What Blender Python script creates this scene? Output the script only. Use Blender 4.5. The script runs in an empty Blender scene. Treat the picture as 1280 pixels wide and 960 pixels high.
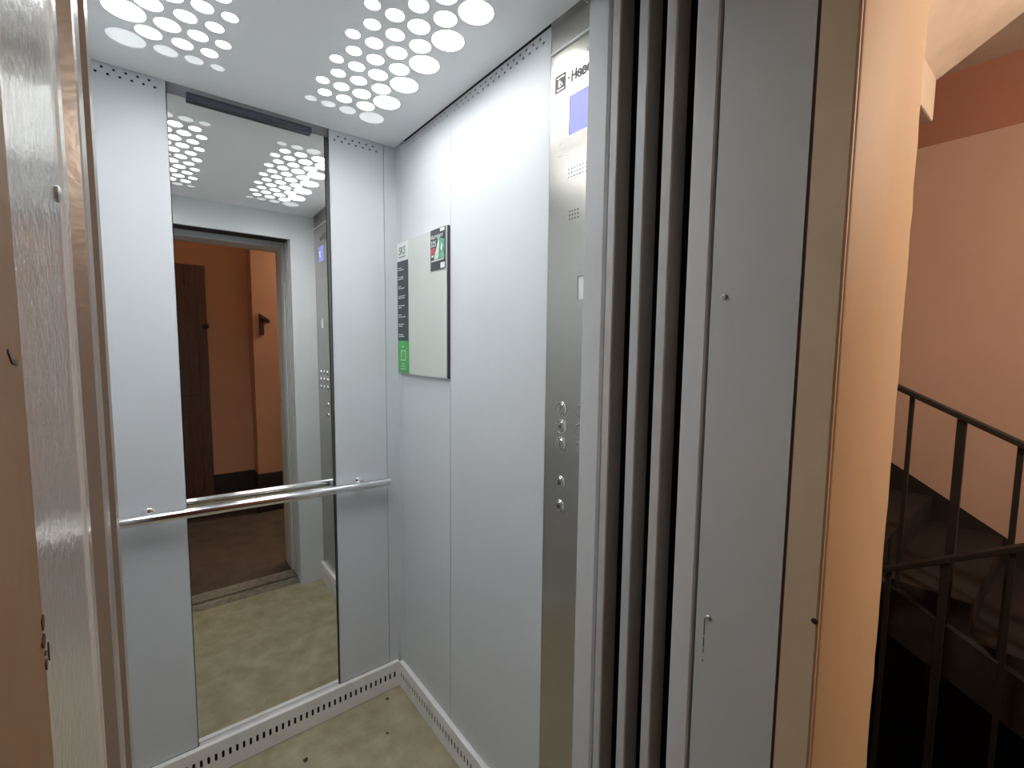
import bpy, bmesh, math, random
from mathutils import Vector, Matrix
random.seed(4)
S = bpy.context.scene
COL = S.collection
PI = math.pi
# ------------------------------------------------------------------ key dimensions (metres)
XR, XL = 0.747, -0.173          # lift car side walls
YB, YF = 1.652, 0.580           # lift car rear wall, inner face of its front wall
ZC = 2.10                       # car ceiling
XJ, XK = 0.620, -0.0315         # right / left edge of the doorway
YH = 0.178                      # hall face of the shaft wall
XC = 0.896                      # outer corner of the shaft wall
HEAD = 1.96                     # door head height
XW = 3.42                       # far stairwell wall
ZH = 2.85                       # hall ceiling

# ------------------------------------------------------------------ materials
def new_mat(name):
    m = bpy.data.materials.new(name); m.use_nodes = True
    nt = m.node_tree; b = nt.nodes['Principled BSDF']
    return m, nt, b

def mat(name, col, rough=0.5, metal=0.0, col2=None, scale=8.0, detail=4.0, lo=0.35, hi=0.7, bump=0.0,
        bscale=60.0, coat=0.0, spec=0.5, stretch=None, crough=0.1, rvar=0.0):
    m, nt, b = new_mat(name)
    b.inputs['Base Color'].default_value = (*col, 1)
    b.inputs['Roughness'].default_value = rough
    b.inputs['Metallic'].default_value = metal
    b.inputs['Specular IOR Level'].default_value = spec
    b.inputs['Coat Weight'].default_value = coat
    b.inputs['Coat Roughness'].default_value = crough
    tc = nt.nodes.new('ShaderNodeTexCoord')
    vec = tc.outputs['Object']
    if stretch:
        mp = nt.nodes.new('ShaderNodeMapping'); mp.inputs['Scale'].default_value = stretch
        nt.links.new(vec, mp.inputs['Vector']); vec = mp.outputs['Vector']
    if col2 or rvar:
        n = nt.nodes.new('ShaderNodeTexNoise')
        n.inputs['Scale'].default_value = scale; n.inputs['Detail'].default_value = detail
        n.inputs['Roughness'].default_value = 0.6
        nt.links.new(vec, n.inputs['Vector'])
        if col2:
            r = nt.nodes.new('ShaderNodeValToRGB')
            r.color_ramp.elements[0].position = lo; r.color_ramp.elements[1].position = hi
            r.color_ramp.elements[0].color = (*col, 1); r.color_ramp.elements[1].color = (*col2, 1)
            nt.links.new(n.outputs['Fac'], r.inputs['Fac'])
            nt.links.new(r.outputs['Color'], b.inputs['Base Color'])
        if rvar:
            mr = nt.nodes.new('ShaderNodeMapRange')
            mr.inputs['To Min'].default_value = rough - rvar; mr.inputs['To Max'].default_value = rough + rvar
            nt.links.new(n.outputs['Fac'], mr.inputs['Value'])
            nt.links.new(mr.outputs['Result'], b.inputs['Roughness'])
    if bump:
        n2 = nt.nodes.new('ShaderNodeTexNoise'); n2.inputs['Scale'].default_value = bscale
        n2.inputs['Detail'].default_value = 3
        nt.links.new(vec, n2.inputs['Vector'])
        bp = nt.nodes.new('ShaderNodeBump'); bp.inputs['Strength'].default_value = bump
        bp.inputs['Distance'].default_value = 0.004
        nt.links.new(n2.outputs['Fac'], bp.inputs['Height'])
        nt.links.new(bp.outputs['Normal'], b.inputs['Normal'])
        if coat: nt.links.new(bp.outputs['Normal'], b.inputs['Coat Normal'])
    return m

def emit(name, col, strength):
    m, nt, b = new_mat(name)
    b.inputs['Base Color'].default_value = (*col, 1)
    b.inputs['Emission Color'].default_value = (*col, 1)
    b.inputs['Emission Strength'].default_value = strength
    b.inputs['Roughness'].default_value = 0.5
    return m

M = {}
M['car'] = mat('car wall laminate', (.61, .64, .665), .44, col2=(.645, .675, .70), spec=.4, scale=3, bump=.03, bscale=120)
M['ceil'] = mat('car ceiling enamel', (.85, .86, .86), .42, col2=(.87, .88, .88), scale=4)
M['back'] = mat('dark void paint', (.03, .03, .032), .8, col2=(.015, .015, .016), scale=12)
M['skirt'] = mat('skirting enamel', (.84, .83, .82), .35, col2=(.68, .66, .63), scale=14, lo=.5, hi=.85)
M['mirror'] = mat('mirror silver', (.87, .88, .85), .012, 1.0)
M['mirror_edge'] = mat('mirror edge', (.03, .035, .03), .3, col2=(.06, .06, .05))
M['bar'] = mat('dark grey plastic', (.075, .078, .105), .45, col2=(.06, .062, .085), scale=30)
M['chrome'] = mat('chrome', (.78, .78, .80), .12, 1.0, rvar=.06, scale=60)
M['steel'] = mat('brushed steel', (.50, .48, .44), .25, 1.0, rvar=.06, scale=9, stretch=(1, 1, 60), bump=.02, bscale=20)
M['steel_dk'] = mat('darker dull steel', (.40, .39, .37), .35, 1.0, rvar=.05, scale=9, stretch=(1, 1, 60))  # darker, rougher steel of the upper plate and display frame
M['ink'] = mat('dark ink', (.04, .04, .045), .5, col2=(.05, .05, .055))
M['greyink'] = mat('grey ink', (.13, .125, .12), .6, col2=(.16, .155, .15))
M['floor_car'] = mat('worn linoleum', (.22, .185, .095), .5, col2=(.41, .37, .255), scale=11, detail=10, lo=.22, hi=.70, bump=.05, bscale=90)
M['sill'] = mat('worn aluminium sill', (.52, .48, .40), .42, .6, col2=(.30, .27, .21), scale=24, detail=6)
M['floor_hall'] = mat('hall concrete', (.045, .030, .020), .75, col2=(.085, .056, .038), scale=9, detail=7)
M['jamb'] = mat('car front enamel', (.66, .68, .70), .38, col2=(.61, .63, .65), scale=5, bump=.03, bscale=140)
M['door'] = mat('door leaf enamel', (.58, .58, .57), .42, col2=(.50, .50, .49), scale=10, bump=.05, bscale=150)
M['frame'] = mat('grey frame enamel', (.52, .55, .56), .40, col2=(.56, .585, .59), scale=3, bump=.05, bscale=150)
M['frame_gloss'] = mat('beige gloss enamel', (.48, .485, .475), .32, col2=(.44, .445, .435), scale=5, bump=.14, bscale=150, coat=1.0, crough=.14)
M['strip'] = mat('gloss enamel darkened for shade', (.25, .235, .22), .32, col2=(.22, .205, .19), scale=5, bump=.06, bscale=150, coat=.2, crough=.2)  # darker brown-grey stands for shade on the left posts
M['orange'] = mat('orange wall paint', (.60, .45, .28), .62, col2=(.57, .42, .255), scale=5, detail=6, bump=.12, bscale=35)
M['pink'] = mat('dusty orange paint', (.66, .47, .36), .7, col2=(.62, .435, .335), scale=2.5, bump=.08, bscale=30)
M['plaster'] = mat('beige reveal paint', (.62, .50, .34), .6, col2=(.55, .44, .30), scale=7, bump=.15, bscale=30)
M['terra'] = mat('terracotta upper band', (.46, .22, .145), .7, col2=(.43, .20, .13), scale=2.5, bump=.08, bscale=30)
M['hallpaint'] = mat('hall orange paint', (.50, .26, .155), .65, col2=(.46, .235, .14), scale=4, detail=6, bump=.12, bscale=35)
M['ochre'] = mat('reveal darkened for shade', (.20, .12, .058), .6, col2=(.17, .10, .046), scale=9, bump=.2, bscale=40)  # brown darkened in place of shade on the left reveal
M['pocket'] = mat('door face darkened for pocket shade', (.016, .014, .013), .8, col2=(.022, .019, .017), scale=20)  # near-black stands in for shade between the door leaves
M['dado'] = mat('black-brown dado paint', (.016, .013, .012), .5, col2=(.026, .020, .017), scale=6)
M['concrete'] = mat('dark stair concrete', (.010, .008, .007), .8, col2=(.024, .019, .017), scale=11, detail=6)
M['soffit'] = mat('stair soffit whitewash', (.74, .66, .55), .8, col2=(.58, .51, .42), scale=4, detail=6, lo=.4, hi=.75)
M['iron'] = mat('railing paint', (.012, .011, .011), .55, col2=(.020, .017, .016), scale=40)
M['wood'] = mat('dark brown door wood', (.055, .022, .014), .5, col2=(.10, .042, .026), scale=6, stretch=(9, 9, 1), detail=6)
M['screw'] = mat('zinc screw', (.55, .55, .54), .3, 1.0, rvar=.05, scale=80)
M['rust'] = mat('dark red chip', (.06, .012, .008), .7, col2=(.03, .01, .008))
M['lens'] = emit('lit lens', (.99, .995, 1.0), 25.5)
M['rim'] = mat('white rim enamel', (.86, .87, .87), .5, col2=(.88, .89, .89))
M['lens_dim'] = emit('faintly glowing lens', (.86, .89, .90), .52)  # faint glow stands in for scattered light in the end rows
M['globe'] = emit('warm lamp glass', (1.0, .87, .71), 220.0)
M['screen'] = emit('lcd screen', (.34, .38, .98), .85); M['screen'].node_tree.nodes['Principled BSDF'].inputs['Base Color'].default_value = (.03, .03, .08, 1)
M['lcdtext'] = emit('lcd symbols', (.85, .88, 1.0), .95)
M['board'] = mat('board plastic', (.58, .62, .58), .16, col2=(.61, .64, .60), scale=2, coat=.4, crough=.05)
M['white'] = mat('white print', (.78, .80, .78), .4, col2=(.74, .76, .74))
M['night'] = mat('dark blue print', (.030, .038, .050), .35, col2=(.045, .052, .062), scale=10)
M['green'] = mat('green print', (.055, .34, .07), .35, col2=(.07, .40, .09), scale=10)
M['leafprint'] = mat('green picture print', (.06, .22, .13), .35, col2=(.20, .45, .32), scale=45)
M['pale'] = mat('pale green print', (.45, .68, .58), .35, col2=(.60, .80, .72), scale=60)
M['red'] = mat('red print', (.42, .06, .09), .4, col2=(.50, .09, .12))
M['greenink'] = mat('dark green ink', (.03, .11, .06), .45, col2=(.04, .13, .07))

# ------------------------------------------------------------------ object helpers
def link(name, me, material=None, parent=None, loc=None):
    o = bpy.data.objects.new(name, me); COL.objects.link(o)
    if material is not None and me is not None: me.materials.append(material)
    if parent is not None: o.parent = parent
    if loc is not None: o.location = loc
    return o

def tag(o, label=None, cat=None, group=None, kind=None):
    if label: o['label'] = label
    if cat: o['category'] = cat
    if group: o['group'] = group
    if kind: o['kind'] = kind
    return o

def empty(name, loc=(0, 0, 0)):
    o = bpy.data.objects.new(name, None); COL.objects.link(o); o.location = loc
    o.empty_display_size = .05
    return o

def off(o):      # world point -> local to parent empty
    return Vector(o.location) if o is not None else Vector((0, 0, 0))

class MB:
    def __init__(s): s.bm = bmesh.new()
    def box(s, x0, x1, y0, y1, z0, z1, bev=0.0, seg=2):
        bm = bmesh.new()
        vs = [bm.verts.new((x, y, z)) for z in (z0, z1) for y in (y0, y1) for x in (x0, x1)]
        for f in ((0, 2, 3, 1), (4, 5, 7, 6), (0, 1, 5, 4), (2, 6, 7, 3), (0, 4, 6, 2), (1, 3, 7, 5)):
            bm.faces.new([vs[i] for i in f])
        if bev > 0:
            bmesh.ops.bevel(bm, geom=list(bm.edges), offset=bev, segments=seg, profile=.6, affect='EDGES')
        s._merge(bm); return s
    def _merge(s, bm):
        me = bpy.data.meshes.new('tmp'); bm.to_mesh(me); bm.free(); s.bm.from_mesh(me); bpy.data.meshes.remove(me)
    def prism(s, pts, axis, a, b, bev=0.0):
        """polygon extruded along an axis; pts are the two other coordinates in xyz order"""
        def P(p, t):
            if axis == 'z': return (p[0], p[1], t)
            if axis == 'x': return (t, p[0], p[1])
            return (p[0], t, p[1])
        bm = bmesh.new()
        A = [bm.verts.new(P(p, a)) for p in pts]; B = [bm.verts.new(P(p, b)) for p in pts]
        n = len(pts)
        bm.faces.new(A); bm.faces.new(B[::-1])
        for i in range(n): bm.faces.new((A[i], A[(i + 1) % n], B[(i + 1) % n], B[i]))
        bmesh.ops.recalc_face_normals(bm, faces=bm.faces)
        if bev > 0:
            bmesh.ops.bevel(bm, geom=list(bm.edges), offset=bev, segments=2, profile=.6, affect='EDGES')
        s._merge(bm); return s
    def tube(s, p0, p1, r, n=16, r1=None, bev=0.0):
        p0, p1 = Vector(p0), Vector(p1); d = p1 - p0
        bm = bmesh.new()
        bmesh.ops.create_cone(bm, cap_ends=True, segments=n, radius1=r, radius2=r if r1 is None else r1, depth=d.length)
        if bev > 0:
            es = [e for e in bm.edges if len(e.link_faces) == 2 and any(len(f.verts) > 4 for f in e.link_faces)]
            bmesh.ops.bevel(bm, geom=es, offset=bev, segments=2, profile=.6, affect='EDGES')
        m = Matrix.Translation((p0 + p1) / 2) @ d.to_track_quat('Z', 'Y').to_matrix().to_4x4()
        bmesh.ops.transform(bm, matrix=m, verts=bm.verts)
        s._merge(bm); return s
    def lathe(s, prof, centre, axis='z', n=32):
        """profile of (radius, height) turned about an axis through centre"""
        bm = bmesh.new(); rings = []
        for r, h in prof:
            ring = []
            for i in range(n):
                a = 2 * PI * i / n; c, q = r * math.cos(a), r * math.sin(a)
                v = {'z': (c, q, h), 'x': (h, c, q), 'y': (q, h, c)}[axis]
                ring.append(bm.verts.new(Vector(v) + Vector(centre)))
            rings.append(ring)
        for a, b in zip(rings, rings[1:]):
            for i in range(n): bm.faces.new((a[i], a[(i + 1) % n], b[(i + 1) % n], b[i]))
        bm.faces.new(rings[0][::-1]); bm.faces.new(rings[-1])
        bmesh.ops.remove_doubles(bm, verts=bm.verts, dist=1e-6)
        bmesh.ops.recalc_face_normals(bm, faces=bm.faces)
        s._merge(bm); return s
    def build(s, name, material, parent=None, smooth=False, sharp=35):
        me = bpy.data.meshes.new(name)
        if parent is not None: bmesh.ops.translate(s.bm, verts=s.bm.verts, vec=-off(parent))
        s.bm.to_mesh(me); s.bm.free()
        if smooth:
            for p in me.polygons: p.use_smooth = True
            me.set_sharp_from_angle(angle=math.radians(sharp))
        return link(name, me, material, parent)

def circle(cx, cy, r, n=20):
    return [(cx + r * math.cos(2 * PI * i / n), cy + r * math.sin(2 * PI * i / n)) for i in range(n)]

def slot(cx, cy, w, h, n=5):
    r = w / 2; pts = []
    for i in range(n + 1):
        a = PI * i / n; pts.append((cx + r * math.cos(a), cy + h / 2 - r + r * math.sin(a)))
    for i in range(n + 1):
        a = PI + PI * i / n; pts.append((cx + r * math.cos(a), cy - h / 2 + r + r * math.sin(a)))
    return pts

def plate(name, outline, holes, t, material, frame, parent=None):
    """flat sheet with real holes: outline and holes in (u, v); frame = matrix from (u, v, thickness) to the place"""
    cu = bpy.data.curves.new(name, 'CURVE'); cu.dimensions = '2D'; cu.fill_mode = 'BOTH'; cu.extrude = t / 2
    for pts in [outline] + holes:
        sp = cu.splines.new('POLY'); sp.points.add(len(pts) - 1); sp.use_cyclic_u = True
        for p, q in zip(sp.points, pts): p.co = (q[0], q[1], 0, 1)
    o = bpy.data.objects.new('tmp', cu); COL.objects.link(o)
    dg = bpy.context.evaluated_depsgraph_get()
    me = bpy.data.meshes.new_from_object(o.evaluated_get(dg)); me.name = name
    bpy.data.objects.remove(o); bpy.data.curves.remove(cu)
    me.transform(frame)
    if parent is not None: me.transform(Matrix.Translation(-off(parent)))
    me.materials.clear()
    return link(name, me, material, parent)

def rect(u0, u1, v0, v1): return [(u0, v0), (u1, v0), (u1, v1), (u0, v1)]

def fr(ox, u, v):
    u, v = Vector(u), Vector(v); n = u.cross(v)
    return Matrix(((u.x, v.x, n.x, ox[0]), (u.y, v.y, n.y, ox[1]), (u.z, v.z, n.z, ox[2]), (0, 0, 0, 1)))

def text(name, body, size, frame, material, parent, depth=.0006, align='LEFT', shear=0, xs=1.0, bold=0):
    cu = bpy.data.curves.new(name, 'FONT'); cu.body = body; cu.size = size; cu.extrude = depth
    cu.align_x = align; cu.shear = shear; cu.offset = bold
    o = bpy.data.objects.new('tmp', cu); COL.objects.link(o)
    dg = bpy.context.evaluated_depsgraph_get()
    me = bpy.data.meshes.new_from_object(o.evaluated_get(dg)); me.name = name
    bpy.data.objects.remove(o); bpy.data.curves.remove(cu)
    me.transform(Matrix.Diagonal((xs, 1, 1, 1))); me.transform(frame)
    if parent is not None: me.transform(Matrix.Translation(-off(parent)))
    me.materials.clear()
    return link(name, me, material, parent)

def st(name, mb, material, parent=None, label=None, smooth=False):
    o = mb.build(name, material, parent, smooth)
    if parent is None:
        tag(o, kind='structure', label=label)
    return o

# wall frames: u to the viewer's right while facing the wall, v up, +n out of the wall into the car
def back_frame(y): return fr((0, y, 0), (1, 0, 0), (0, 0, 1))            # n = -y
def right_frame(x): return fr((x, 0, 0), (0, -1, 0), (0, 0, 1))          # u = -y, n = -x

# ================================================================== LIFT CAR
# --- floor and sills
st('floor_car', MB().box(XL, XR, .548, YB + .03, -.04, 0), M['floor_car'], label='stained olive linoleum floor of the lift car')

# --- rear wall: a dark backing sheet, two projecting panels and a corner strip
wb = st('wall_back', MB().box(XL - .02, XR + .02, YB + .045, YB + .06, 0, 2.16), M['car'],
        label='pale grey rear wall of the lift car around the mirror')
LIP = .002
def vent_rows(u0, n, v, pitch): return [circle(u0 + pitch * k, v, .0034, 12) for k in range(n)]
holes = vent_rows(-.082 - .0244 * 3, 9, 2.076, .0244) + vent_rows(-.0695 - .0244 * 3, 8, 2.0905, .0244)
plate('wall_panel', rect(XL, .0655, .1085, 2.1015), holes, LIP, M['car'], back_frame(YB + .001), wb)
holes = vent_rows(.523, 7, 2.0705, .0245) + vent_rows(.5353, 6, 2.0845, .0245)
plate('wall_panel', rect(.5022, .6965, .1085, 2.1015), holes, LIP, M['car'], back_frame(YB + .001), wb)
for x in (.0655 - .002, .5022):
    MB().box(x, x + .002, YB, YB + .0055, .1085, 2.1015).build('panel_return', M['mirror_edge'], wb)
MB().box(XL, .045, YB + .020, YB + .022, 2.05, 2.16).build('shade_backing', M['back'], wb)  # near-black sheet stands in for shade in vents and ceiling gap
MB().box(.523, .70, YB + .020, YB + .022, 2.05, 2.16).build('shade_backing', M['back'], wb)

# --- right wall
wr = st('wall_right', MB().box(XR + .03, XR + .05, YF, YB + .03, 0, 2.16), M['car'],
        label='pale grey right wall of the lift car with two laminate panels')
MB().prism([(.6985, YB + .001), (XR, YB + .001), (XR, 1.6165), (XR + .03, 1.6165), (XR + .03, YB + .03), (.6985, YB + .03)], 'z', .09, 2.13).build('corner_strip', M['car'], wr)
holes = [circle(-(1.585 - .0252 * k), 2.0795, .0034, 12) for k in range(13)] + [circle(-(1.5724 - .0252 * k), 2.0935, .0034, 12) for k in range(12)]
plate('wall_panel', rect(-1.614, -1.2612, .1085, 2.1015), holes, LIP, M['car'], right_frame(XR + .001), wr)
holes = [circle(-(1.236 - .0248 * k), 2.0785, .0034, 12) for k in range(17)] + [circle(-(1.2236 - .0248 * k), 2.092, .0034, 12) for k in range(16)]
plate('wall_panel', rect(-1.2588, -.813, .1085, 2.1015), holes, LIP, M['car'], right_frame(XR + .001), wr)
MB().box(XR + .012, XR + .014, .83, 1.61, 2.05, 2.16).build('shade_backing', M['back'], wr)
MB().box(XR + .004, XR + .03, 1.2575, 1.2625, .09, 2.13).build('seam', M['back'], wr)

for x0, x1 in ((XL, .0655), (.5022, XR)):
    MB().box(x0, x1, YB + .004, YB + .006, .09, .13).build('joint_strip', M['back'], wb)
MB().box(XR + .0045, XR + .0065, .815, YB, .09, .13).build('joint_strip', M['back'], wr)
# --- left and front walls
wl = st('wall_left', MB().box(XL - .05, XL - .002, YF, YB + .03, 0, 2.16), M['car'], label='pale grey left wall of the lift car')
for y0, y1 in ((YF, 1.109), (1.111, YB)):
    MB().box(XL - .002, XL, y0, y1, .09, 2.13).build('wall_panel', M['car'], wl)
wf = st('wall_front', MB().box(XL, XR, .545, YF - .001, HEAD + .01, 2.16), M['car'], label='pale grey front wall of the lift car above the doorway')
MB().box(XL, XJ - .001, YF - .002, YF, HEAD + .006, 2.13).build('header_panel', M['car'], wf)
MB().prism([(XJ, .536), (XJ + .003, .531), (XR + .03, .531), (XR + .03, YF), (XJ + .002, YF), (XJ, YF - .002)], 'z', 0, 2.13).build('jamb_post', M['jamb'], wf)
MB().prism([(XK, .5425), (XK - .012, .539), (XK - .012, .531), (XL - .03, .531), (XL - .03, YF), (XK - .002, YF), (XK, YF - .002)], 'z', 0, 2.13).build('jamb_post', M['strip'], wf)

# --- ceiling sheet with a real hole for every lens
A_off = [(.1165, .0165), (.1675, .0205), (.2255, .0250), (.3015, .0382)]
B_off = [(.1395, .0183), (.1945, .0215), (.2595, .0256)]
XMID = .2875; Y0 = 1.486; DY = .0601
lenses = []          # (side, x, y, r, row)
for side in (1, -1):
    for k in range(13):
        for dx, r in (A_off if k % 2 == 0 else B_off):
            lenses.append((side, XMID + side * dx, Y0 - k * DY, r, k))
GAP = .009
cf = fr((0, 0, ZC + .001), (1, 0, 0), (0, 1, 0))
c = plate('ceiling_car', rect(XL + GAP, XR - GAP, YF + .004, YB - .004), [circle(x, y, r, 36) for _, x, y, r, _ in lenses], .002, M['ceil'], cf)
tag(c, kind='structure', label='grey enamelled ceiling sheet of the lift car pierced by round lenses')
st('trim_1', MB().box(XL - .03, XR + .03, YF - .02, YB + .03, 2.165, 2.185), M['back'], label='dark roof of the lift car above the ceiling sheet')
# rims added round lit holes to narrow the lens light; lens at top
DEPTH = .013
rims = MB()
for _, x, y, r, k in lenses:
    if k in (0, 12): continue
    n = 36
    lo = [rims.bm.verts.new((x + r * math.cos(2 * PI * i / n), y + r * math.sin(2 * PI * i / n), ZC)) for i in range(n)]
    hi = [rims.bm.verts.new((v.co.x, v.co.y, ZC + DEPTH + .004)) for v in lo]
    for i in range(n): rims.bm.faces.new((lo[i], hi[i], hi[(i + 1) % n], lo[(i + 1) % n]))
rims.build('hole_rims', M['rim'], c, True)
for side, word in ((1, 'right'), (-1, 'left')):
    e = empty('ceiling_light', (XMID + side * .21, 1.125, ZC))
    tag(e, 'triangle-edged field of round white lenses on the %s half of the car ceiling' % word, 'ceiling light', 'lens fields in the car ceiling')
    for sd, x, y, r, k in lenses:
        if sd != side: continue
        dd = .002 if k in (0, 12) else DEPTH
        mb = MB().lathe([(r - .0003, dd + .004), (r - .0003, dd), (0, dd)], (x, y, ZC), 'z', 36)
        o = mb.build('lens', M['lens_dim'] if k in (0, 12) else M['lens'], e, True)
        if k in (0, 12): o['label'] = 'dimmer greyish lens of an end row'

# --- slotted skirting
def skirting(name, frame, u0, u1, first, n, label):
    hs = [slot(first + .0195 * k, .057, .0075, .025) for k in range(n)]
    b = plate(name, rect(u0, u1, .002, .104), hs, .0016, M['skirt'], frame)
    tag(b, kind='structure', label=label)
    return b
T = .015
bb = skirting('baseboard_back', back_frame(YB - T), XL + .002, XR - T, .712 - .0195 * 45, 46, 'slotted white skirting along the foot of the rear wall')
MB().box(XL + .002, XR - T, YB - T, YB + .002, .1035, .1052).box(.0675, .5005, YB + .0045, YB + .0095, .1035, .1052).build('ledge', M['skirt'], bb)
MB().box(XL + .002, XR - T, YB - .004, YB - .002, .004, .103).build('slot_backing', M['back'], bb)
br = skirting('baseboard_right', right_frame(XR - T), -(YB - T), -(YF + .002), -1.617, 53, 'slotted white skirting along the foot of the right wall')
MB().box(XR - T, XR + .004, YF + .002, YB - T, .1035, .1052).build('ledge', M['skirt'], br)
MB().box(XR - .004, XR - .002, YF + .002, YB - T, .004, .103).build('slot_backing', M['back'], br)
bl = st('baseboard_left', MB().box(XL, XL + T, YF + .002, YB - T, .002, .105, .001), M['skirt'], label='white skirting along the foot of the left wall')

# --- mirror, set back between the rear panels and very slightly tipped
mr = empty('mirror', (.284, YB + .018, 1.05))
tag(mr, 'tall narrow mirror set into the rear wall of the lift above the slotted skirting', 'mirror')
mr.rotation_euler = (math.radians(-.5), 0, math.radians(-.183))
me = MB().box(.0475 - .284, .5205 - .284, 0, .004, .1058 - 1.05, 2.083 - 1.05, .0006, 1)
g = me.build('glass', M['mirror']); g.parent = mr
# the bar is a rounded extrusion that clips the top edge of the glass
bar = MB().prism([(-.0185, 1.029), (-.0205, 1.033), (-.0205, 1.039), (-.017, 1.0435), (-.0005, 1.0435), (-.0005, 1.025), (-.014, 1.025)], 'x', .112 - .284, .452 - .284, .0012)
g2 = bar.build('top_clamp', M['bar'], None, True); g2.parent = mr; g2['label'] = 'dark grey bar clipping the top of the glass'

# --- chrome handrail
hr = empty('handrail', (.28, YB, .866))
tag(hr, 'round chrome handrail crossing the rear wall in front of the mirror', 'handrail')
YR = YB - .035
def rail_z(x): return .8735 - .026 * (x - .065)
MB().tube((-.15, YR, rail_z(-.15)), (.684, YR, rail_z(.684)), .0152, 28).build('rail', M['chrome'], hr, True)
MB().lathe([(.0146, -.004), (.0157, -.003), (.0157, .006), (.013, .0085), (.0, .009)], (.684, YR, rail_z(.684)), 'x', 28).build('end_cap', M['chrome'], hr, True)
for x in (-.026, .585):
    z = rail_z(x)
    b = MB().lathe([(.019, -.0008), (.019, -.004), (.0155, -.007), (.0075, -.009), (.0075, -.03)], (x, YB, z + .004), 'y', 24).build('bracket', M['chrome'], hr, True)

# --- steel control panel column
cp = empty('control_panel', (XR, .70, 1.2))
tag(cp, 'brushed steel control panel column with round buttons and a blue display', 'control panel')
PX = XR + .001
def rp(x=PX - .0011): return right_frame(x)
hs = [circle(-.756 + .062 * i, z, .0168, 24) for i in range(3) for z in (1.232, 1.190, 1.148)]
hs += [circle(-.756, z, .0168, 24) for z in (1.056, .998)]
speak = [(-.748 + .0085 * i, 1.752 + .0085 * j) for i in range(8) for j in range(3)] + [(-.743 + .0085 * i, 1.660 + .0085 * j) for i in range(4) for j in range(3)]
hs += [circle(u, v, .0017, 8) for u, v in speak]
disp = rect(-.751, -.655, 1.842, 1.925)
card = rect(-.7135, -.668, 1.480, 1.531)
plate('faceplate', rect(-.8115, -(YF + .002), .09, 2.033), hs + [disp, card], .0025, M['steel'], right_frame(PX), cp)
MB().box(XR + .0005, XR + .01, YF + .002, .8115, 2.040, 2.13).build('upper_plate', M['steel_dk'], cp)['label'] = 'dull steel plate above the bright strip'
MB().box(XR - .004, XR + .004, YF + .002, .8115, 2.033, 2.038, .001).build('bright_strip', M['white'], cp)
MB().box(XR + .008, XR + .012, YF + .002, .8115, .1, 2.03).build('inner_plate', M['back'], cp)
dsp = MB().box(XR + .001, XR + .006, .655, .751, 1.842, 1.925).build('display', M['screen'], cp)
for u0, u1, v0, v1 in ((-.751, -.655, 1.921, 1.926), (-.751, -.655, 1.841, 1.846), (-.753, -.7485, 1.841, 1.926), (-.6575, -.653, 1.841, 1.926)):
    MB().box(XR - .002, XR + .001, -u1, -u0, v0, v1).build('display_frame', M['steel_dk'], dsp, False).matrix_parent_inverse = Matrix.Identity(4)
text('display_symbols', '7', .046, fr((XR + .0004, .693, 1.866), (0, -1, 0), (0, 0, 1)), M['lcdtext'], cp, .0002)
MB().box(XR + .001, XR + .005, .668, .7135, 1.480, 1.531, .001).build('card_reader', M['white'], cp)
# maker's mark and name, engraved grey
def ring_sq(u0, u1, v0, v1, w):
    return [rect(u0, u1, v0, v1), rect(u0 + w, u1 - w, v0 + w, v1 - w)]
o1 = ring_sq(-.797, -.764, 1.946, 1.983, .0042)
plate('emblem', o1[0], [o1[1]], .0008, M['greyink'], right_frame(XR - .0008), cp)
o2 = ring_sq(-.791, -.770, 1.9535, 1.9755, .0036)
plate('emblem', o2[0], [o2[1]], .0008, M['greyink'], right_frame(XR - .0008), cp)
MB().prism([(.781, 1.966), (.7725, 1.9555), (.7745, 1.9535), (.783, 1.9635)], 'x', XR - .0012, XR - .0004).build('emblem', M['greyink'], cp)
MB().prism([(.781, 1.969), (.7785, 1.9735), (.7735, 1.9735), (.776, 1.964)], 'x', XR - .0012, XR - .0004).build('emblem', M['greyink'], cp)
MB().box(XR - .0012, XR - .0004, .752, .757, 1.963, 1.967).build('emblem', M['greyink'], cp)
text('lettering', 'Невс', .031, fr((XR - .0008, .7475, 1.954), (0, -1, 0), (0, 0, 1)), M['greyink'], cp, .0006, xs=.80, bold=.0011)
nums = {(0, 1.232): '7', (0, 1.190): '4', (0, 1.148): '1'}
for i in range(3):
    for z in (1.232, 1.190, 1.148, 1.056, .998):
        if i and z < 1.1: continue
        y = .756 - .062 * i
        b = MB().lathe([(.0128, .004), (.0128, -.0028), (.0118, -.0042), (0, -.0045)], (XR, y, z), 'x', 28).build('button', M['steel'], cp, True)
        # the collar is a sub-part of its button
        q = MB().lathe([(.0168, .003), (.0168, -.0018), (.0160, -.003), (.0142, -.0033), (.0132, -.0018), (.0132, .003)], (XR, y, z), 'x', 28)
        qo = q.build('button_collar', M['chrome'], cp, True); qo.parent = b
        if (i, z) in nums:
            t = text('numeral', nums[(i, z)], .015, fr((XR - .0046, y, z - .0054), (0, -1, 0), (0, 0, 1)), M['ink'], cp, .0003, 'CENTER'); t.parent = b
        elif i == 0:
            t = MB()
            if z > 1.0: t.lathe([(.0052, 0), (.0045, -.001), (0, -.001)], (XR - .0043, y, z + .001), 'x', 14).box(XR - .0055, XR - .0043, y - .006, y + .006, z - .0055, z - .0035)
            else: t.prism([(y + .007, z), (y + .0015, z + .0045), (y + .0015, z - .0045)], 'x', XR - .0055, XR - .0043).prism([(y - .007, z), (y - .0015, z + .0045), (y - .0015, z - .0045)], 'x', XR - .0055, XR - .0043)
            to = t.build('button_symbol', M['ink'], cp); to.parent = b
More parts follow.
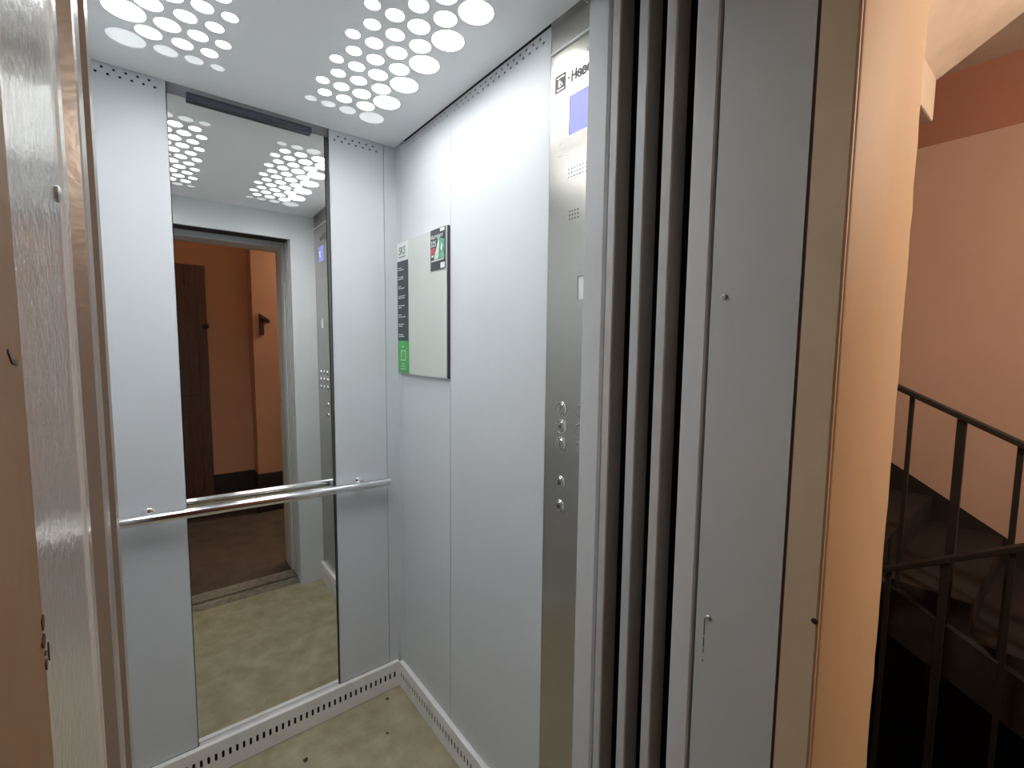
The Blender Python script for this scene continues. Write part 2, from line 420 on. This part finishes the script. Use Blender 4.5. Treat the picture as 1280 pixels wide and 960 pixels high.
for (z0, z1) in ((2.0, 2.004), (.16, .164)):
    for y in (.70,):
        MB().lathe([(.004, .001), (.004, -.001), (.002, -.0022), (0, -.0024)], (XR, y, z0), 'x', 16).build('screw', M['screw'], cp, True)

# --- notice board on the right wall
nb = empty('notice_board', (XR, 1.445, 1.27))
tag(nb, 'pale glossy notice board with dark text strip and green foot on right wall', 'notice board')
BX = XR - .012
MB().box(BX, XR - .0005, 1.265, 1.624, 1.270, 1.7475, .0008).build('board', M['board'], nb)
MB().box(BX + .003, XR - .0005, 1.2615, 1.2655, 1.270, 1.7475).build('edge', M['ink'], nb)['label'] = 'black edge of the board'
MB().box(BX - .0008, BX, 1.2655, 1.2685, 1.271, 1.6165).build('edge_trim', M['white'], nb)
hd = MB().box(BX - .001, BX, 1.534, 1.623, 1.681, 1.747).build('heading', M['white'], nb)
text('heading_mark', 'SKS', .040, fr((BX - .0013, 1.6095, 1.704), (0, -1, 0), (0, 0, 1)), M['greenink'], nb, .0003, shear=.15, xs=.86).parent = hd
MB().box(BX - .0015, BX - .001, 1.552, 1.608, 1.694, 1.697).build('heading_line', M['greenink'], nb).parent = hd
ns = MB().box(BX - .001, BX, 1.534, 1.623, 1.391, 1.681).build('text_strip', M['night'], nb)
rng = random.Random(3)
for k, z in enumerate((1.655, 1.622, 1.588, 1.553, 1.518, 1.484, 1.450, 1.412)):
    tb = MB(); u = 1.613
    for row in range(2):
        u = 1.614
        for w in range(rng.randint(2, 4)):
            L = rng.uniform(.006, .016)
            if u - L < 1.556 and w: break
            tb.box(BX - .0014, BX - .001, u - L, u, z - .007 * row, z - .007 * row + .0032); u -= L + .004
    tb.build('lettering', M['white'], nb).parent = ns
gs = MB().box(BX - .001, BX, 1.532, 1.623, 1.272, 1.391).build('green_foot', M['green'], nb)
oq = ring_sq(-1.597, -1.559, 1.318, 1.355, .0025)
plate('frame_mark', oq[0], [oq[1]], .0005, M['white'], right_frame(BX - .0012), nb).parent = gs
tb = MB()
for z, a, b in ((1.304, 1.566, 1.590), (1.295, 1.562, 1.596), (1.285, 1.556, 1.602), (1.367, 1.57, 1.588)):
    tb.box(BX - .0014, BX - .001, a, b, z, z + .0028)
tb.build('lettering', M['pale'], nb).parent = gs
# fix: sub-parts were positioned in board space, keep their coordinates
ps = empty('advertising_poster', (BX, 1.317, 1.617))
tag(ps, 'small dark poster with white headline and green picture on the notice board', 'poster')
MB().box(BX - .0022, BX - .0012, 1.269, 1.3635, 1.617, 1.7465).build('sheet', M['night'], ps)
PXX = BX - .0026
text('headline', 'Интернет', .0185, fr((PXX, 1.3605, 1.7165), (0, -1, 0), (0, 0, 1)), M['white'], ps, .0003, xs=.93)
text('headline', '325', .026, fr((PXX, 1.3605, 1.693), (0, -1, 0), (0, 0, 1)), M['white'], ps, .0003, xs=.9)
MB().box(PXX - .0003, PXX + .0003, 1.330, 1.3625, 1.668, 1.688).build('price_block', M['red'], ps)
MB().box(PXX - .0005, PXX - .0002, 1.340, 1.356, 1.660, 1.666).build('price_lines', M['white'], ps)
MB().prism([(1.3395, 1.651), (1.308, 1.718), (1.272, 1.706), (1.272, 1.651)], 'x', PXX - .0003, PXX + .0003).build('picture', M['leafprint'], ps)
MB().prism([(1.3395, 1.651), (1.308, 1.718), (1.305, 1.690), (1.312, 1.651)], 'x', PXX - .0006, PXX - .0003).build('picture_highlight', M['pale'], ps)
MB().prism([(1.296, 1.680), (1.290, 1.699), (1.285, 1.688), (1.290, 1.672)], 'x', PXX - .0006, PXX - .0003).build('picture_highlight', M['white'], ps)
MB().box(PXX - .0003, PXX + .0003, 1.276, 1.358, 1.6455, 1.649).build('caption', M['white'], ps)
MB().box(PXX - .0003, PXX + .0003, 1.272, 1.300, 1.734, 1.744).build('corner_label', M['white'], ps)
MB().box(PXX - .0003, PXX + .0003, 1.271, 1.297, 1.620, 1.637).build('foot_label', M['white'], ps)

# ================================================================== DOORS AND LANDING FRAME
def leaf(name, x0, x1, y0, y1, label, mt='door', hook=True):
    e = empty(name, (x0, (y0 + y1) / 2, .012))
    tag(e, label, 'lift door', 'sliding door leaves pushed back into the pocket')
    MB().prism([(x0, y0 + .002), (x0 + .002, y0), (x0 + .034, y0), (x0 + .034, y0 + .0015), (x0 + .012, y0 + .004), (x0 + .012, y1), (x0 + .002, y1), (x0, y1 - .002)], 'z', .012, 2.05, 0).build('edge_channel', M[mt], e)
    MB().box(x0 + .012, x1, y0 + .004, y1, .014, 2.048).build('leaf_body', M['pocket'], e)['label'] = 'leaf face darkened for the pocket shade'
    return e
L1 = leaf('sliding_door_leaf', XJ - .001, XJ + .26, .509, .5265, 'pale lift door leaf edge directly beside the car jamb, first from the steel panel')
L2 = leaf('sliding_door_leaf', XJ + .0, XJ + .26, .455, .474, 'dull dark grey lift door leaf edge between two black gaps', 'frame')
L3 = leaf('sliding_door_leaf', XJ + .0, XJ + .26, .406, .4245, 'narrow pale lift door leaf edge standing alone, third from the car jamb')
L4 = leaf('sliding_door_leaf', XJ + .0, XJ + .26, .3415, .3755, 'widest pale lift door leaf edge, right beside the grey landing frame', 'jamb')

# right side of the landing frame
f2 = st('trim_2', MB().prism([(XJ + .004, .3375), (XJ, .3345), (XJ, .2235), (XJ + .012, .2225), (XJ + .012, .2195), (XJ + .03, .2195), (XJ + .03, .3375)], 'z', 0, HEAD + .06), M['frame'],
        label='smooth grey steel landing frame lining the right side of the doorway')
for y, z in ((.316, 1.447), (.316, .986)):
    MB().lathe([(.0042, .0005), (.0042, -.0016), (.003, -.0028), (0, -.003)], (XJ, y, z), 'x', 18).build('screw', M['screw'], f2, True)
    MB().box(XJ - .0033, XJ - .0028, y - .0024, y + .0024, z - .0005, z + .0005).build('screw_slot', M['ink'], f2)
sc = MB()
for z0, z1 in ((.957, .983), (.938, .953), (.930, .936), (.915, .919)):
    sc.box(XJ - .0004, XJ + .0005, .3215, .3226, z0, z1)
sc.build('scratch', M['ink'], f2)
MB().box(XJ + .001, XJ + .012, .2195, .2225, 0, HEAD).build('sealant_line', M['rust'], f2)
# left side of the landing frame: lining, lip, then the strike post of the doors
f3 = st('trim_3', MB().prism([(-.035, .2285), (-.035, .357), (-.0338, .3595), (-.0345, .3625), (-.0345, .384), (-.037, .388), (-.075, .388), (-.075, .2285)], 'z', 0, HEAD + .06, 0), M['frame_gloss'],
        label='glossy beige-grey landing frame lining the left side of the doorway', smooth=False)
MB().lathe([(.0042, -.0005), (.0042, .0012), (.003, .002), (0, .0022)], (-.035, .338, 1.453), 'x', 18).build('screw', M['screw'], f3, True)
f4 = st('trim_4', MB().prism([(-.0335, .4585), (-.0325, .462), (-.0325, .496), (-.045, .500), (-.10, .500), (-.10, .452), (-.046, .452)], 'z', 0, 2.05), M['strip'],
        label='narrow glossy strike post that the lift doors close against')
# door head
f5 = st('trim_5', MB().box(-.035, XJ, .2235, .3375, HEAD, HEAD + .06, .002), M['frame'], label='grey steel head of the landing door frame')
st('trim_6', MB().box(-.10, XC - .03, .44, .53, HEAD + .012, 2.13), M['back'], label='dark door gear above the lift doors')
# sills
def sill(name, y0, y1, label):
    n = 5; w = (y1 - y0); pts = [(y0, -.03)]
    pts.append((y0, 0))
    for k in range(n):
        a = y0 + w * (k + .25) / n; b = y0 + w * (k + .6) / n
        pts += [(a, 0), (a + .001, -.006), (b - .001, -.006), (b, 0)]
    pts += [(y1, 0), (y1, -.03)]
    o = MB().prism(pts, 'x', -.06, XJ + .03).build(name, M['sill'])
    tag(o, kind='structure', label=label); return o
sill('trim_7', .462, .547, 'grooved metal sill of the lift car doorway')
sill('trim_8', .338, .435, 'grooved metal sill of the landing doorway')

# ================================================================== SHAFT WALL, HALL, STAIRWELL
def jag_edge(seed, z0, z1, n):
    r = random.Random(seed); return [(z0 + (z1 - z0) * i / n, r.uniform(-.0035, .0035)) for i in range(n + 1)]
# orange wall pier right of the doorway with a worn corner
def pier(name, y0, y1, x0, x1, material, label):
    bm = bmesh.new(); rows = []
    for z, j in jag_edge(7, 0, ZH, 90):
        zz = z
        c = .006
        ring = [(x0, y1), (x0, y0 + c), (x0 + c * .35, y0 + c * .3), (x0 + c, y0), (x1 - .008 + j, y0), (x1 - .002 + j, y0 + .003), (x1 + j, y0 + .010), (x1, y1)]
        rows.append([bm.verts.new((x, y, zz)) for x, y in ring])
    for a, b in zip(rows, rows[1:]):
        for i in range(len(a)): bm.faces.new((a[i], a[(i + 1) % len(a)], b[(i + 1) % len(a)], b[i]))
    bm.faces.new(rows[0]); bm.faces.new(rows[-1][::-1])
    bmesh.ops.recalc_face_normals(bm, faces=bm.faces)
    mb = MB(); mb._merge(bm); o = mb.build(name, material, None, True, 50)
    tag(o, kind='structure', label=label); return o
wp = pier('wall_landing', YH, .2195, XJ + .002, XC, M['orange'], 'orange painted wall pier with a worn corner between doorway and stairs')
MB().prism([(XJ, .2195), (XJ, .183), (XJ + .0015, .1805), (XJ + .006, .1795), (XJ + .006, .2195)], 'z', 0, HEAD).build('reveal', M['plaster'], wp)['label'] = 'olive beige painted reveal'
# hole in the plaster edge
MB().lathe([(.004, .0003), (.0036, -.0008), (0, -.001)], (XJ + .0002, .1845, 1.047), 'x', 10).build('plaster_hole', M['rust'], wp, True)
lp = st('wall_doorway', MB().prism([(-.0355, .2275), (-.0355, .136), (-.041, .13), (-1.0, .13), (-1.0, .2275)], 'z', 0, ZH), M['orange'],
        label='orange painted wall to the left of the doorway with worn plaster reveal')
MB().prism([(-.035, .2283), (-.035, .137), (-.0355, .1362), (-.038, .1362), (-.038, .2283)], 'z', 0, HEAD).build('reveal', M['ochre'], lp)['label'] = 'reveal darkened to ochre brown in place of shade'
ch = MB()
rc = random.Random(9)
for y, z, w, h in ((.2275, 1.2757, .0026, .0034), (.2262, 1.2692, .0038, .0028), (.2280, 1.2638, .0016, .0011), (.2278, 1.2598, .0021, .0024), (.2335, 1.2620, .0007, .0040)):
    ch.prism([(y + w * rc.uniform(.6, 1.1) * math.cos(2 * PI * i / 9), z + h * rc.uniform(.6, 1.1) * math.sin(2 * PI * i / 9)) for i in range(9)], 'x', -.0353, -.0346)
ch.build('paint_chip', M['rust'], lp)
MB().prism([(.2085, 1.3745), (.2125, 1.3715), (.2195, 1.3705), (.2195, 1.3690), (.2120, 1.3700), (.2080, 1.3735)], 'x', -.0353, -.0346).build('scratch', M['ink'], lp)
st('wall_lintel', MB().box(-.035, XJ + .002, YH, .2275, HEAD, ZH, .002), M['orange'], label='orange painted wall above the landing doorway')
# inside of the shaft (black gaps between the leaves look into it)
st('wall_shaft', MB().box(XC - .03, XC, .2195, 2.2, -1.6, ZH), M['pink'], label='side of the lift shaft facing the stairs')
st('wall_shaft_inner', MB().box(-.4, XC - .03, 1.76, 1.80, -.3, ZH).box(-.44, -.4, .2275, 1.80, -.3, ZH).box(-.4, XC - .03, .2275, 1.76, -.34, -.3).box(-.4, XC - .03, .2275, 1.76, 2.6, 2.64), M['back'],
   label='dark inside of the lift shaft')
# hall floor and ceiling
st('floor_hall', MB().box(-1.0, XC, -1.1, YH, -.12, 0).box(-.2, XJ + .02, YH, .337, -.12, 0).box(XC, 2.31, -1.1, -.2, -.12, 0).box(2.31, XW, -1.1, -.35, -.12, 0), M['floor_hall'],
   label='dark worn concrete floor of the hall')
st('ceiling_hall', MB().box(-1.0, 2.35, -1.1, -.31, ZH, ZH + .12).box(-1.0, XC, -.31, .2275, ZH, ZH + .12).box(2.35, XW, -1.1, 2.2, ZH, ZH + .12), M['soffit'],
   label='ceiling of the hall and stairwell')
# walls
st('wall_hall', MB().prism([(-1.0, -1.1), (.645, -1.1), (.645, -.9), (XW, -.9), (XW, -1.25), (-1.0, -1.25)], 'z', 0, ZH), M['hallpaint'], label='orange wall of the hall facing the lift')
st('wall_hall_left', MB().box(-1.1, -1.0, -1.25, .2275, 0, ZH), M['orange'], label='orange end wall of the hall')
st('wall_stair', MB().box(XW, XW + .1, -1.25, 2.3, -1.6, ZH), M['pink'], label='dusty orange far wall of the stairwell behind the railings')
st('wall_stair_end', MB().box(XC, XW, 2.2, 2.3, -1.6, ZH), M['pink'], label='end wall of the stairwell')
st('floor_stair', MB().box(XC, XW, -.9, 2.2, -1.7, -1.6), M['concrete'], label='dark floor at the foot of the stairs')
# dark dado paint
st('trim_9', MB().prism([(-.88, .33), (.055, .33), (2.2, 1.638), (2.2, -1.6), (-.88, -1.6)], 'x', XW - .005, XW), M['dado'], label='black-brown dado band rising along the far stairwell wall')
st('trim_10', MB().prism([(-1.0, -1.1), (-1.0, -1.094), (.639, -1.094), (.639, -.894), (XW, -.894), (XW, -.9), (.645, -.9), (.645, -1.1)], 'z', 0, .33), M['dado'], label='black-brown dado band along the foot of the hall wall')

st('trim_12', MB().prism([(-.9, 2.50), (2.2, 2.50), (2.2, ZH), (-.9, ZH)], 'x', XW - .004, XW), M['terra'], label='darker terracotta band along the top of the stairwell wall')  # darker, redder band over the top of the wall
# flight above: soffit and bearer beam
zb = 2.385
st('ceiling_flight', MB().prism([(.43, zb), (-.31, zb + .62 * .74), (-.31, zb + .62 * .74 + .2), (.43, zb + .22)], 'x', XC, 2.35), M['soffit'], label='sloping whitewashed underside of the flight above')
st('trim_11', MB().prism([(.43, 2.235), (.43, zb + .02), (.43, zb + .22), (.70, zb + .22), (.70, 2.235)], 'x', XC, 2.345, .006), M['soffit'], label='whitewashed concrete bearer at the foot of the flight above')
st('ceiling_landing', MB().box(XC, 2.35, .70, 2.2, zb + .06, zb + .22), M['soffit'], label='underside of the landing above')

# flights of steps
def flight(name, x0, x1, y0, z0, run, rise, n, down, thick, label):
    pts = []; y, z = y0, z0
    if down:
        pts.append((y, z))
        for k in range(n):
            z -= rise; pts.append((y, z)); y += run; pts.append((y, z))
        pts += [(y, z - thick), (y0, z0 - rise - thick)]
    else:
        pts.append((y, z - .1))
        for k in range(n):
            pts.append((y, z + rise)); z += rise; y += run; pts.append((y, z))
        pts += [(y, z - thick), (y0 + .12, z0 - .1)]
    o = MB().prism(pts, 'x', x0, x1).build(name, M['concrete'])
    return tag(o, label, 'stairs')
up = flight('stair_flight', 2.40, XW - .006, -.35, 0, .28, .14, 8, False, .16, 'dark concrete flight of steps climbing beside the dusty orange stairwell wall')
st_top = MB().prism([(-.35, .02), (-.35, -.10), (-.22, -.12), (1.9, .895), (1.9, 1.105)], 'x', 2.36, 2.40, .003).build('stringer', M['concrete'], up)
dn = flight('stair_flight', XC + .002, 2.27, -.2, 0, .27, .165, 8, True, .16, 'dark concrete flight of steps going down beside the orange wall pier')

def railing(label, group, x, top, base, posts, y0, y1, rtop=.016):
    e = empty('stair_railing', (x, posts[0][0], base(posts[0][0])))
    tag(e, label, 'railing', group)
    d = MB()
    d.prism([(y0, top(y0) - .011), (y1, top(y1) - .011), (y1, top(y1) + .011), (y0, top(y0) + .011)], 'x', x - .022, x + .022, .003)
    d.build('top_rail', M['iron'], e)
    for y, w in posts:
        MB().box(x - w, x + w, y - w, y + w, base(y), top(y) - .008, .0015).build('baluster', M['iron'], e)
up_top = lambda y: 1.234 + .497 * (y - .49)
up_base = lambda y: .258 + .48 * (y - .135) - .004
railing('upper black iron stair railing in front of the dusty orange stairwell wall', 'stair railings', 2.38, up_top, up_base,
        [(.427, .0075), (.279, .0135), (.126, .0085), (-.03, .0085), (-.19, .0135), (.575, .0085), (.73, .0135), (.88, .0085), (1.03, .0085), (1.18, .0135)], -.24, 1.4)
dn_top = lambda y: .503 - .62 * (y - .453)
dn_base = lambda y: -.165 * (1 + math.floor((y + .2) / .27)) - .001
railing('lower dark stair railing slanting down into the black stairwell', 'stair railings', 2.25, dn_top, dn_base,
        [(.112, .008), (.272, .012), (.43, .008), (.59, .008), (-.05, .008), (.75, .012), (.91, .008)], -.19, 1.1)

# ------------------------------------------------------------------ hall things seen in the mirror
wd = empty('wooden_door', (-.08, -1.1, 0))
tag(wd, 'old dark brown wooden door reflected in the mirror', 'door')
MB().box(-.50, .345, -1.094, -1.06, .006, 2.03, .004).build('door_leaf', M['wood'], wd)
for x0, x1, z0, z1 in ((-.42, -.12, .20, .85), (-.02, .285, .20, .85), (-.42, -.12, 1.0, 1.88), (-.02, .285, 1.0, 1.88)):
    MB().box(x0, x1, -1.062, -1.052, z0, z1, .006).build('door_panel', M['wood'], wd)
MB().box(.208, .216, -1.06, -1.048, .02, 2.02, .002).build('door_batten', M['wood'], wd)
MB().lathe([(.016, .0), (.016, .008), (.009, .012), (.009, .03), (.020, .038), (.021, .05), (.012, .058), (0, .06)], (.335, -1.064, 1.55), 'y', 20).build('door_knob', M['iron'], wd, True)
cb = empty('call_box', (.715, -.9, 1.57))
tag(cb, 'small dark red box with a hood on the hall wall, reflected in the mirror', 'call box')
MB().box(.690, .722, -.9, -.872, 1.488, 1.640, .003).build('housing', M['rust'], cb)
MB().prism([(.690, 1.660), (.765, 1.612), (.765, 1.590), (.690, 1.625)], 'y', -.9, -.866, .002).build('hood', M['rust'], cb)
# lamp that lights the hall
LX, LY, LZ = 1.65, -.76, 2.26
MBR = MB().tube((LX, LY, LZ - .01), (LX, LY, ZH), .008, 12)
wlmp = empty('ceiling_lamp', (LX, LY, LZ))
tag(wlmp, 'round glass lamp glowing warm under the hall ceiling', 'lamp')
MB().lathe([(.085, 0), (.085, -.012), (.07, -.03), (.045, -.04)], (LX, LY, LZ), 'z', 28).build('lamp_base', M['iron'], wlmp, True)
MBR.lathe([(.05, -.003), (.05, -.012), (.03, -.03), (.01, -.035)], (LX, LY, ZH), 'z', 24).build('lamp_rod', M['iron'], wlmp, True)
MB().lathe([(.045, -.04), (.07, -.055), (.082, -.08), (.085, -.10), (.078, -.13), (.055, -.155), (.02, -.168), (.001, -.17)], (LX, LY, LZ), 'z', 28).build('lamp_globe', M['globe'], wlmp, True)

# floor stains in the car: small lifted dirt spots
for (x, y, r) in ((.344, 1.515, .010), (.664, 1.60, .008), (.60, 1.45, .006)):
    n = 11; rr = random.Random(int(x * 1000))
    pts = [(x + r * rr.uniform(.55, 1.1) * math.cos(2 * PI * i / n), y + r * rr.uniform(.55, 1.1) * math.sin(2 * PI * i / n)) for i in range(n)]
    o = MB().prism(pts, 'z', 0, .0006).build('floor_stain', M['rust']); tag(o, kind='structure', label='small dark dirt spot on the car floor')

# ------------------------------------------------------------------ world, camera, view
w = bpy.data.worlds.new('World'); S.world = w; w.use_nodes = True
w.node_tree.nodes['Background'].inputs['Color'].default_value = (.35, .30, .27, 1)
w.node_tree.nodes['Background'].inputs['Strength'].default_value = .02

yaw, pitch, roll = math.radians(38.3633), math.radians(-4.8123), math.radians(.64256)
F = Vector((math.sin(yaw) * math.cos(pitch), math.cos(yaw) * math.cos(pitch), math.sin(pitch)))
R = Vector((math.cos(yaw), -math.sin(yaw), 0)); U = R.cross(F)
R2 = R * math.cos(roll) + U * math.sin(roll); U2 = -R * math.sin(roll) + U * math.cos(roll)
cd = bpy.data.cameras.new('Camera'); cd.sensor_width = 36; cd.lens = 36 * 569.91 / 1280; cd.clip_start = .01
co = bpy.data.objects.new('Camera', cd); COL.objects.link(co)
co.matrix_world = Matrix(((R2.x, U2.x, -F.x, 0), (R2.y, U2.y, -F.y, 0), (R2.z, U2.z, -F.z, 1.37733), (0, 0, 0, 1)))
S.camera = co
S.view_settings.view_transform = 'Standard'; S.view_settings.look = 'None'
S.view_settings.gamma = 1; S.view_settings.use_curve_mapping = False
S.view_settings.exposure = 0.0
S.cycles.max_bounces = 12; S.cycles.diffuse_bounces = 6; S.cycles.glossy_bounces = 6
S.cycles.use_denoising = True
S.cycles.sample_clamp_indirect = 8
